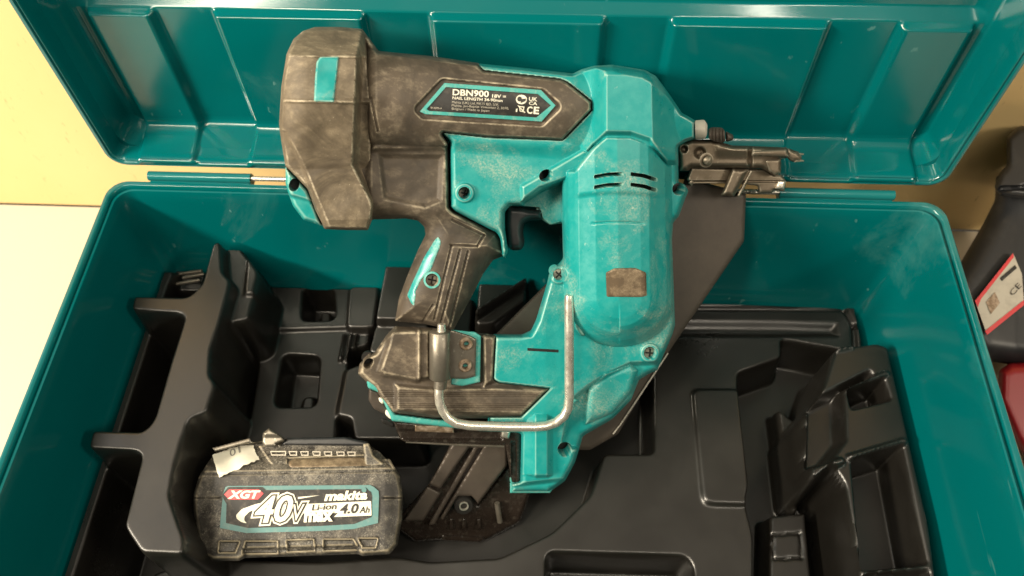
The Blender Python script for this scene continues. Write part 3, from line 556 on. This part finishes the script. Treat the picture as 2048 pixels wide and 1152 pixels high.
# rubber sleeve with grip
hexp = [(842, 218), (888, 170), (1082, 190), (1108, 213), (1080, 240), (850, 226)]
def h_sleeve(x, y, d):
    b = barrel(x, y); b = b*ss(0, 1, 1)
    side = 2.35+0*x
    side = side+.30*ss(-6, 6, sdf(x, y, [(744, 262), (888, 262), (888, 298), (744, 300)]))
    side = side-.28*ss(-6, 8, sdf(x, y, [(760, 310), (884, 312), (880, 400), (850, 412), (770, 396)]))
    w_ = np.where(y < 292, np.maximum(b, side), side)
    w_ = w_-1.1*ss(755, 715, x)*ss(330, 250, y)-.35*ss(745, 728, x)
    g = 0.2+2.0*dome(sdf(x, y, sl_c), 52)                                  # handle
    k = ss(418, 462, y+(900-x)*.12); w_ = w_*(1-k)+g*k
    for a, b2 in (((903, 492), (868, 640)), ((920, 500), (880, 652)), ((936, 503), (898, 655)), ((901, 490), (955, 492)), ((955, 492), (968, 470)), ((968, 470), (905, 440)), ((846, 642), (866, 610))):
        w_ = w_-.11*ss(2.6, .8, segd(x, y, a, b2))
    w_ = w_-.10*ss(0, 3, sdf(x, y, hexp)+9)*ss(12, 9, sdf(x, y, hexp)+9)*0-.22*ss(-14, -9, sdf(x, y, hexp))
    w_ = w_-.15*ss(3, 1, segd(x, y, (742, 196), (756, 262)))
    wv = dents(x, y, 3)                                                    # soft dents
    return .3+(w_+wv-.3)*dome(d, 9)
HS = [circle(864, 560, 12.5)]
grip = relief('rubber_sleeve', T, sl, h_sleeve, M['rubber'], gun, 1.8, -2.8, HS, rnd=1, smooth=55)
screw(T, 864, 560, 1.6, .42, M['screw'], gun, .2)
def wsl(x, y): return h_sleeve(np.asarray(x, float), np.asarray(y, float), np.full(np.shape(x), 99.))+.03
def bandring(r0, r1, n=28, cx=864, cy=560): return circle(cx, cy, r0, n=n), circle(cx, cy, r1, n=n)
a_, b_ = bandring(17, 13); rim_sheet('screw_collar', T, a_, b_, lambda x, y: wsl(x, y)+.03, M['edge'], grip)
relief('grip_inlay', T, [(876, 473), (882, 482), (880, 494), (862, 540), (842, 560), (830, 584), (832, 590), (828, 612), (822, 606), (814, 590), (826, 562), (848, 515), (868, 482)], lambda x, y, d: wsl(x, y)+.06*dome(d, 3)-.02, M['tool'], grip, 2, .5, rnd=1)
hex_in = [(853, 218), (892, 174), (1076, 188), (1102, 211), (1073, 235), (858, 222)]
PW = 4.28                                      # the name plate is flat
hw_ = lambda x, y: wsl(x, y)+.10
hexo = [(840, 223), (889, 166), (1082, 180), (1111, 211), (1083, 243), (850, 228)]
lab = relief('name_plate', T, hexo, lambda x, y, d: wsl(x, y)+.06, M['label_black'], gun, 2.5, 2.5, rnd=0, label='black name plate with white lettering and teal border')
rim_sheet('plate_border', T, dense(hexo), dense(hex_in), lambda x, y: wsl(x, y)+.15, M['edge'], lab)
lw = lambda x, y: wsl(x, y)+.10
def dirp(x0, y0, L, sl_=.055): return (x0, y0), (x0+L, y0+L*sl_)
for nm, s, x0, y0, L, hgt, off, mt in (('lettering', 'DBN900', 905.5, 190, 71.5, 11.8, .022, 'print_white'), ('lettering', '18V =', 984.5, 195, 27, 6.5, .018, 'print_white'), ('lettering', 'NAIL LENGTH 34-90mm', 905, 198.4, 100, 5.6, .014, 'print_white'),
    ('small_print', 'Makita (UK) Ltd, MK15 8JD, U.K.', 904, 206.4, 94, 4.6, .0, 'print_soft'), ('small_print', 'Makita, Jan-Baptist Vinkstraat 2, 3070,', 903.5, 212.8, 114, 4.6, .0, 'print_soft'), ('small_print', 'Belgium / Made in Japan', 903.5, 219.4, 75, 4.6, .0, 'print_soft'), ('small_print', '814J70-4', 861, 217, 22, 3.4, .0, 'print_soft')):
    l, r_ = dirp(x0, y0, L); text(nm, s, T, l, r_, hgt, lw, M[mt], lab, offset=off)
text('lettering', 'UK', T, (1058, 201.4), (1074, 202.4), 7.4, lw, M['print_white'], lab, offset=.02); text('lettering', 'CA', T, (1058, 209.4), (1074, 210.4), 6.4, lw, M['print_white'], lab, offset=.02)
text('lettering', 'C', T, (1054, 226.6), (1064, 227.2), 13.5, lw, M['print_white'], lab, offset=.03); text('lettering', 'E', T, (1067.5, 227.3), (1077, 228), 13.5, lw, M['print_white'], lab, offset=.03)
sheet('pictogram', T, circle(1043, 199, 11, 9.5), lw, M['print_white'], lab); sheet('pictogram', T, circle(1039, 198, 4.5, 5), lambda x, y: lw(x, y)+.03, M['label_black'], lab); sheet('pictogram', T, [(1041, 206), (1043, 198), (1052, 197), (1051, 202)], lambda x, y: lw(x, y)+.03, M['label_black'], lab)
for p in ([(1038, 212), (1049, 213), (1047, 224), (1040, 223)],): rim_sheet('pictogram', T, p, [(1040, 214), (1047, 215), (1045.5, 222), (1041, 221.5)], lw, M['print_white'], lab)
sheet('pictogram', T, [(1035, 211), (1037, 211), (1051, 225), (1049, 226)], lw, M['print_white'], lab); sheet('pictogram', T, [(1032, 218), (1035, 217), (1035, 219), (1034, 224), (1032, 224)], lw, M['print_white'], lab)

# end cap
capo = [(606, 62), (630, 54), (680, 54), (724, 58), (732, 68), (735, 100), (745, 200), (745, 300), (752, 400), (744, 440), (736, 460), (690, 460), (649, 458), (630, 421), (614, 378), (571, 333), (562, 280), (558, 249), (563, 171), (573, 108), (587, 78)]
def h_cap(x, y, d):
    p = lin(y+(x-640)*.02, [50, 62, 106, 114, 196, 204, 246, 330, 338, 440, 462], [.6, 1.9, 4.4, 4.65, 5.3, 5.25, 4.8, 3.6, 3.45, 3.0, 2.6])
    p = p*(.58+.42*np.sqrt(np.clip((x-554)/56., 0, 1))) if False else p*(.6+.4*np.sqrt(np.clip(1-(1-np.clip((x-556)/62., 0, 1))**2, 0, 1)))
    xr = lin(y, [50, 110, 200, 330, 400, 440], [728, 716, 712, 707, 742, 752]); p = p-1.5*ss(-5, 13, x-xr)
    xl = lin(y, [240, 262, 333, 378, 421, 458], [500, 566, 604, 622, 640, 655]); p = p-.5*ss(8, -6, x-xl)
    p = p-.10*ss(3.5, 1, segd(x, y, (575, 112), (720, 112)))*0+.10*ss(5, 1, np.abs(y-112-(x-640)*.02))+.12*ss(5, 1, np.abs(y-203-(x-640)*.02))
    p = p+dents(x, y, 8)*1.2
    return .4+(p-.4)*dome(d, 7)
cap = relief('end_cap', T, capo, h_cap, M['cap'], gun, 1.8, -3.2, rnd=1)
wc = lambda x, y: h_cap(np.asarray(x, float), np.asarray(y, float), np.full(np.shape(x), 99.))
relief('cap_window', T, [(640, 114), (678, 113), (674, 150), (668, 205), (628, 203), (630, 160), (633, 124)], lambda x, y, d: wc(x, y)+.09*dome(d, 3), M['tool'], cap, 2, 3.5, rnd=1, label='teal stripe let into the end cap')
relief('cap_bracket', T, [(571, 333), (590, 352), (616, 380), (634, 421), (645, 452), (607, 440), (586, 412), (576, 385), (571, 366)], lambda x, y, d: .9+1.0*dome(d, 8)-.5*ss(392, 400, y-(x-600)*.3), M['tool'], gun, 2, -2, [circle(588, 370, 10.5, 13.5, a0=.3)], rnd=1)
disc('screw', T, 588, 371, .55, .44, M['dark'], gun)  # black disc in the bracket hole, painted as its inner shade

# battery mount at the foot of the handle
def h_bm(x, y, d):
    up_ = sdf(x, y, [(782, 662), (860, 660), (860, 755), (832, 762), (768, 750), (758, 742), (776, 690)])
    w_ = 1.9+.55*ss(-6, 6, up_)+.18*ss(5, 1, np.abs(x-838+0*(y-700)))*ss(650, 660, y)*ss(766, 755, y)
    lo = sdf(x, y, [(790, 768), (870, 776), (985, 772), (1100, 778), (1044, 832), (790, 824)]); w_ = np.where(y > 745, w_*(1-ss(-4, 8, lo))+2.3*ss(-4, 8, lo), w_)
    w_ = w_+.45*ss(-6, 4, sdf(x, y, [(966, 640), (992, 640), (988, 760), (968, 772)]))
    sc_ = np.where(y > 780, .03*np.sin(y*1.7), 0)
    return .2+(w_+sc_-.2)*dome(d, 9)
relief('battery_mount', T, bm_o, h_bm, M['rubber'], gun, 2.0, -2.8, [circle(737, 727, 9, 12, a0=.7)], rnd=1, smooth=55)
wb = lambda x, y: h_bm(np.asarray(x, float), np.asarray(y, float), np.full(np.shape(x), 99.))
relief('mount_trim', T, [(733, 762), (744, 760), (762, 774), (774, 800), (790, 828), (875, 839), (1046, 846), (1120, 784), (1160, 800), (1070, 866), (960, 862), (874, 852), (784, 842), (768, 806), (756, 784), (736, 776)], lambda x, y, d: 1.2+.35*dome(d, 4)+.7*ss(1050, 1110, x), M['edge'], gun, 2, -2.5, rnd=1)
relief('latch', T, [(738, 776), (758, 784), (768, 804), (784, 832), (764, 826), (748, 818), (737, 800)], lambda x, y, d: .7+.3*dome(d, 5), M['plate'], gun, 2, -2, rnd=1)
for p in ([(757, 794), (768, 796), (770, 806), (764, 808), (758, 802)], [(772, 818), (780, 822), (786, 838), (780, 838), (770, 828)]): relief('spring_clip', T, p, lambda x, y, d: 1.0+.3*dome(d, 4), M['paper'], gun, 2, .2, rnd=1, label='white spring clip')
relief('latch_button', T, [(762, 836), (778, 840), (790, 848), (788, 856), (764, 846)], flat(-.3, 3, .1), M['dark'], gun, 2, -2, rnd=1)
term = relief('terminal_block', T, [(786, 842), (1042, 860), (1042, 966), (1024, 966), (1012, 890), (960, 890), (812, 885), (800, 878)],
       lambda x, y, d: .9-.3*(1-dome(d, 5))-.35*ss(858, 862, y)*ss(1008, 1000, x)*ss(882, 876, y)-.25*ss(1.5, 0, np.abs(x-1028)-4)*ss(880, 890, y), M['smoke'], gun, 2.0, -2, rnd=0)
relief('contact_strip', T, [(830, 850), (908, 853), (908, 866), (830, 863)], flat(1.0, 2, .08), M['rust'], term, 2, .3, rnd=0)
relief('contact_strip', T, [(1004, 858), (1022, 862), (1018, 878), (1002, 874)], lambda x, y, d: .9+.3*dome(d, 4), M['steel'], term, 2, .3, rnd=1)
for i in range(5): relief('slot_rib', T, [(832+i*33, 868+i), (856+i*33, 868.8+i), (856+i*33, 876+i), (832+i*33, 875+i)], flat(.30 if i % 2 else .45, 2, .05), M['dark'], term, 2, .1, rnd=0)
tube('terminal_edge', T.T(np.array([812., 900, 1008]), np.array([884., 889, 893]), np.array([.75]*3)), .07, M['clamp'], term, 6)
relief('strip_inlay', T, [(908, 660), (950, 664), (962, 672), (960, 764), (926, 772), (902, 769), (902, 660)], lambda x, y, d: 2.35+.1*dome(d, 3), M['edge'], gun, 2, 1, rnd=0)
relief('clamp_plate', T, [(896, 660), (908, 661), (940, 671), (953, 678), (951, 752), (931, 758), (896, 757)], flat(2.75, 3, .12), M['clamp'], gun, 2, 1.5, [circle(933, 688, 5), circle(931, 732, 5)], rnd=0)
tube('clamp_barrel', T.T(np.array([880.]*4), np.array([662., 664, 756, 758]), np.array([2.9]*4)), [.62, .70, .70, .62], M['clamp'], gun, 24)
for x_, y_ in ((933, 688), (931, 732)): disc('rivet', T, x_, y_, 2.85, .4, M['rust'], gun, [(.46, -.3), (.46, -.04), (.38, .05), (.24, .05), (.2, -.05), (.2, -.6), (.001, -.6)])
# steel hook
hp = np.array([(883, 648, 2.95), (883, 665, 2.95), (882, 764, 2.95), (879, 772, 2.95), (878, 790, 2.95), (880, 806, 3.), (886, 822, 3.), (896, 836, 3.05), (912, 846, 3.1), (938, 851, 3.15), (1012, 853.5, 3.3), (1070, 854, 3.45), (1092, 852, 3.5), (1112, 845, 3.5), (1128, 832, 3.55), (1136, 816, 3.6), (1138.5, 796, 3.6), (1138.5, 700, 3.7), (1138, 600, 3.8), (1138, 590, 3.8)])
tube('hook', T.T(hp[:, 0], hp[:, 1], hp[:, 2]), [.26, .30]+[.325]*16+[.32, .27], M['steel'], gun, 20)
tube('hook_socket', T.T(np.array([882., 880]), np.array([752., 776]), np.array([2.95, 2.95])), .44, M['clamp'], gun, 20)
relief('hook_rest', T, [(1146, 628), (1158, 640), (1172, 672), (1160, 672), (1148, 652)], lambda x, y, d: 2.6+.6*dome(d, 6), M['tool'], gun, 2, 1, rnd=2)

# ------------------------------------------------------------------ the battery
bat = thing('battery_pack', BATT.c-BATT.n*5, 'dusty black 40V battery pack with a torn paper scrap stuck on, lying in the tray', 'battery'); B = BATT
body = [(398, 952), (416, 925), (432, 905), (470, 890), (540, 880), (600, 876), (700, 879), (735, 888), (760, 905), (790, 935), (800, 952), (806, 990), (804, 1040), (795, 1090), (780, 1108), (724, 1112), (716, 1108), (490, 1116), (478, 1122), (425, 1122), (406, 1112), (394, 1078), (386, 1020), (386, 990)]
def h_b(x, y, d):
    ytop = 948-(x-400)*.018
    w_ = 0-2.2*ss(ytop, ytop-62, y)-.08*ss(4, 1, np.abs(y-ytop))
    w_ = w_-.4*ss(436, 395, x)-.4*ss(768, 802, x)
    w_ = w_-.10*ss(2, .5, np.abs(y-996))*(ss(445, 440, x)+ss(762, 767, x))
    lg = sdf(x, y, [(486, 1098), (720, 1092), (712, 1130), (492, 1130)]); w_ = w_-.35*ss(-4, 4, lg)
    for p in ([(440, 1084), (478, 1084), (470, 1104), (438, 1104)], [(492, 1084), (554, 1084), (554, 1106), (486, 1106)], [(574, 1082), (626, 1080), (628, 1100), (576, 1102)], [(648, 1080), (706, 1080), (716, 1098), (648, 1100)], [(718, 1078), (754, 1078), (750, 1094), (726, 1094)]):
        dd_ = sdf(x, y, p); w_ = w_-.14*ss(0, 2, dd_)+.10*ss(3, 0, np.abs(dd_+2))
    return -1.4+(w_+1.4)*dome(d, 9)
batb = relief('battery_body', B, body, h_b, M['batt'], bat, 2.0, -6, rnd=1, smooth=55)
relief('terminal_deck', B, [(516, 892), (600, 878), (700, 882), (732, 886), (738, 916), (780, 918), (792, 940), (600, 944), (548, 940)], lambda x, y, d: -.35-.9*ss(935, 890, y)-.2*(1-dome(d, 4))-.25*ss(-2, 2, sdf(x, y, [(575, 918), (735, 912), (735, 936), (575, 938)])), M['batt'], bat, 2, -4, rnd=1)
relief('slide_rail', B, [(575, 876), (690, 874), (736, 884), (736, 892), (560, 890)], lambda x, y, d: -.7-.2*(1-dome(d, 4)), M['bag'], bat, 2, -4, rnd=1)
for i, x_ in enumerate((540, 577, 600, 624, 647, 672, 694)):
    a = x_; b = x_+(32 if i == 0 else 17); y_ = 902+i*.2
    rim_sheet('contact_slot', B, [(a, y_), (b, y_), (b, y_+9), (a+3, y_+9)], [(a+2, y_+2), (b-2, y_+2), (b-2, y_+7), (a+4, y_+7)], -.55+i*0, M['screw'], bat)
relief('latch_grip', B, [(576, 925), (584, 918), (724, 914), (740, 922), (744, 936), (580, 938)], lambda x, y, d: -.25+.12*dome(d, 5)-.3*ss(936, 916, y), M['window'], bat, 2, -2, rnd=2, label='scuffed pale latch strip')
relief('release_lug', B, [(726, 888), (738, 886), (748, 912), (772, 930), (730, 936)], lambda x, y, d: -.2-.2*(1-dome(d, 5)), M['batt'], bat, 2, -3, rnd=1)
relief('torn_film', B, [(425, 896), (500, 876), (502, 884), (430, 903)], flat(-.5, 2, .05), M['clamp'], bat, 2, -1, rnd=0)
relief('release_tab', B, [(526, 866), (538, 856), (566, 874), (570, 882), (552, 888), (560, 892), (530, 894), (524, 884)], lambda x, y, d: -.3-.25*(1-dome(d, 4))+.25*ss(876, 868, y), M['clamp'], bat, 2, -2, rnd=0, label='grey folded tab')
# torn paper scrap
rs = np.random.RandomState(4)
def ragged(a, b, n, amp):
    a = np.array(a, float); b = np.array(b, float); t = np.linspace(0, 1, n, endpoint=False)[:, None]; p = a+(b-a)*t; e = (b-a)/np.linalg.norm(b-a); return p+rs.uniform(-amp, amp, (n, 1))*np.array([-e[1], e[0]])
pp = np.concatenate([ragged((424, 909), (503, 884), 16, 1.5), ragged((503, 884), (518, 918), 9, 1.5), ragged((518, 918), (438, 955), 16, 2.5), ragged((438, 955), (424, 909), 9, 1)])
paper = relief('paper_scrap', B, pp, lambda x, y, d: h_b(x, y, np.full(x.shape, 99.))+.16+.10*np.sin((x-y)*.07)+.12*ss(470, 430, x), M['paper'], bat, 1.5, -2.2, rnd=0)
text('pencil_mark', '01', B, (462, 913), (484, 903), 13, lambda x, y: h_b(x, y, np.full(x.shape, 99.))+.19+.10*np.sin((x-y)*.07)+.12*ss(470, 430, x), M['pencil'], paper, shear=.2)
# sticker
lo = [(451, 974), (456, 972), (740, 970), (748, 974), (757, 982), (758, 992), (756, 1046), (708, 1058), (640, 1062), (492, 1066), (440, 1056), (441, 1040), (444, 1008), (446, 988)]
stk = sheet('sticker', B, lo, .10, M['print_teal'], bat, label='black and teal printed sticker on the battery')
sheet('sticker_field', B, [(456, 974), (525, 974), (532, 980), (733, 978), (742, 984), (744, 992), (743, 1034), (708, 1048), (640, 1052), (496, 1056), (452, 1046), (453, 1008), (446, 996), (446, 988)], .13, M['print_black'], stk)
red = sheet('red_badge', B, [(448, 989), (458, 979), (518, 979), (527, 987), (516, 999), (458, 999)], .16, M['print_red'], stk)
text('lettering', 'XGT', B, (458, 996.5), (520, 996), 14.5, .19, M['print_white'], red, shear=.3, offset=.045)
sheet('swoosh', B, [(545, 1002), (512, 1008), (484, 1018), (472, 1030), (473, 1037), (482, 1044), (494, 1047), (488, 1041), (489, 1033), (498, 1024), (520, 1014), (548, 1008)], .16, M['print_white'], stk, n=1)
sheet('swoosh', B, [(596, 994), (640, 990.5), (596, 998)], .16, M['print_white'], stk)
sheet('band', B, [(612, 1008), (742, 1002), (743, 1031), (668, 1034), (676, 1026), (600, 1027)], .16, M['print_white'], stk)
for off, w_, mt, nm in ((.105, .19, 'print_white', 'numeral_outline'), (.062, .22, 'print_black', 'numeral_outline'), (.022, .25, 'print_white', 'numeral')):
    text(nm, '40', B, (512, 1045), (587, 1041), 50, w_, M[mt], stk, shear=.34, offset=off)
for off, w_, mt, nm in ((.14, .175, 'print_white', 'letter_outline'), (.075, .205, 'print_black', 'letter_outline'), (.0, .26, 'print_white', 'letter')):
    text(nm, 'V', B, (588, 1041), (611, 1040), 32, w_, M[mt], stk, shear=.3, offset=off)
text('lettering', 'max', B, (609, 1043), (664, 1041), 16, .27, M['print_white'], stk, shear=.15, offset=.05)
text('lettering', 'Li-ion', B, (624, 1021), (673, 1018), 11.5, .19, M['print_black'], stk, shear=.2, offset=.02)
text('lettering', '4.0', B, (681, 1027), (717, 1025.5), 18, .19, M['print_black'], stk, shear=.25, offset=.03)
text('lettering', 'Ah', B, (719, 1026), (739, 1025), 12, .19, M['print_black'], stk, shear=.25, offset=.02)
text('lettering', 'makita', B, (650, 1001), (733, 998), 17, .19, M['print_white'], stk, shear=.25, offset=.045)
sheet('dot', B, circle(728, 980, 5), .19, M['print_teal'], stk)

# ------------------------------------------------------------------ pins in the left compartment
k_ = 0
for a, b in (((360, 548), (404, 542)), ((366, 556), (408, 548)), ((342, 570), (400, 560))):
    P = [on_axis(a[0], a[1], 2, -9.6+.1*k_), on_axis(b[0], b[1], 2, -9.3+.1*k_)]
    lb = ('thin grey nail, topmost of the three loose nails beside the tray rib', 'thin grey nail in the middle of the three beside the tray rib', 'longest and lowest of the three loose nails beside the tray rib')[k_]
    tube('loose_nail', P, .16, M['clamp'], None, 8, label=lb, cat='nail', group='loose nails in the left compartment'); k_ += 1

# ------------------------------------------------------------------ things on the bench at the right
RF = Frame((1980, 300, 72), (2040, 300, 72), (2000, 700, 68))
bg = thing('black_tool', RF.c-RF.n*4, 'black plastic tool with a red and white rating sticker, standing right of the case', 'tool')
relief('tool_body', RF, [(2100, 330), (2040, 345), (1992, 352), (1990, 400), (1965, 450), (1930, 510), (1900, 560), (1900, 640), (1960, 720), (2100, 740)], lambda x, y, d: 2.4*dome(d, 45)+.3*ss(2030, 2060, x), M['bag'], bg, 4, -6)
relief('tool_handle', RF, [(2012, 275), (2034, 254), (2060, 250), (2100, 250), (2100, 400), (2050, 398), (2000, 392), (1988, 375), (2000, 345), (2014, 330)], lambda x, y, d: 3.2+1.2*dome(d, 14)-.8*ss(6, 2, segd(x, y, (2000, 378), (2100, 372))), M['bag'], bg, 3, 0)
wr = lambda x, y: np.full(np.shape(x), 3.0)
rs_ = relief('rating_sticker', RF, [(1950, 602), (2026, 506), (2044, 548), (2048, 610), (1974, 670)], lambda x, y, d: 2.95, M['sticker_grey'], bg, 4, 2.7, rnd=0, label='white sticker with red edges')
sheet('sticker_stripe', RF, [(1950, 602), (1958, 592), (2026, 506), (2028, 514), (1962, 598), (1956, 614)], 3.02, M['print_red'], rs_)
sheet('sticker_stripe', RF, [(1970, 662), (2048, 600), (2048, 610), (1974, 670)], 3.02, M['print_red'], rs_)
sheet('sticker_block', RF, [(1972, 604), (1990, 584), (2000, 606), (1982, 628)], 3.02, M['rust'], rs_)
sheet('sticker_bar', RF, [(2000, 556), (2030, 530), (2034, 536), (2004, 562)], 3.02, M['print_black'], rs_)
text('lettering', 'CE', RF, (2026, 592), (2044, 572), 11, 3.02, M['print_black'], rs_)
relief('red_casing', RF, [(2100, 722), (2020, 726), (1998, 740), (1996, 800), (2030, 880), (2100, 1000)], lambda x, y, d: 1.2+1.6*dome(d, 20), M['red'], bg, 4, -4, label='red lower casing')
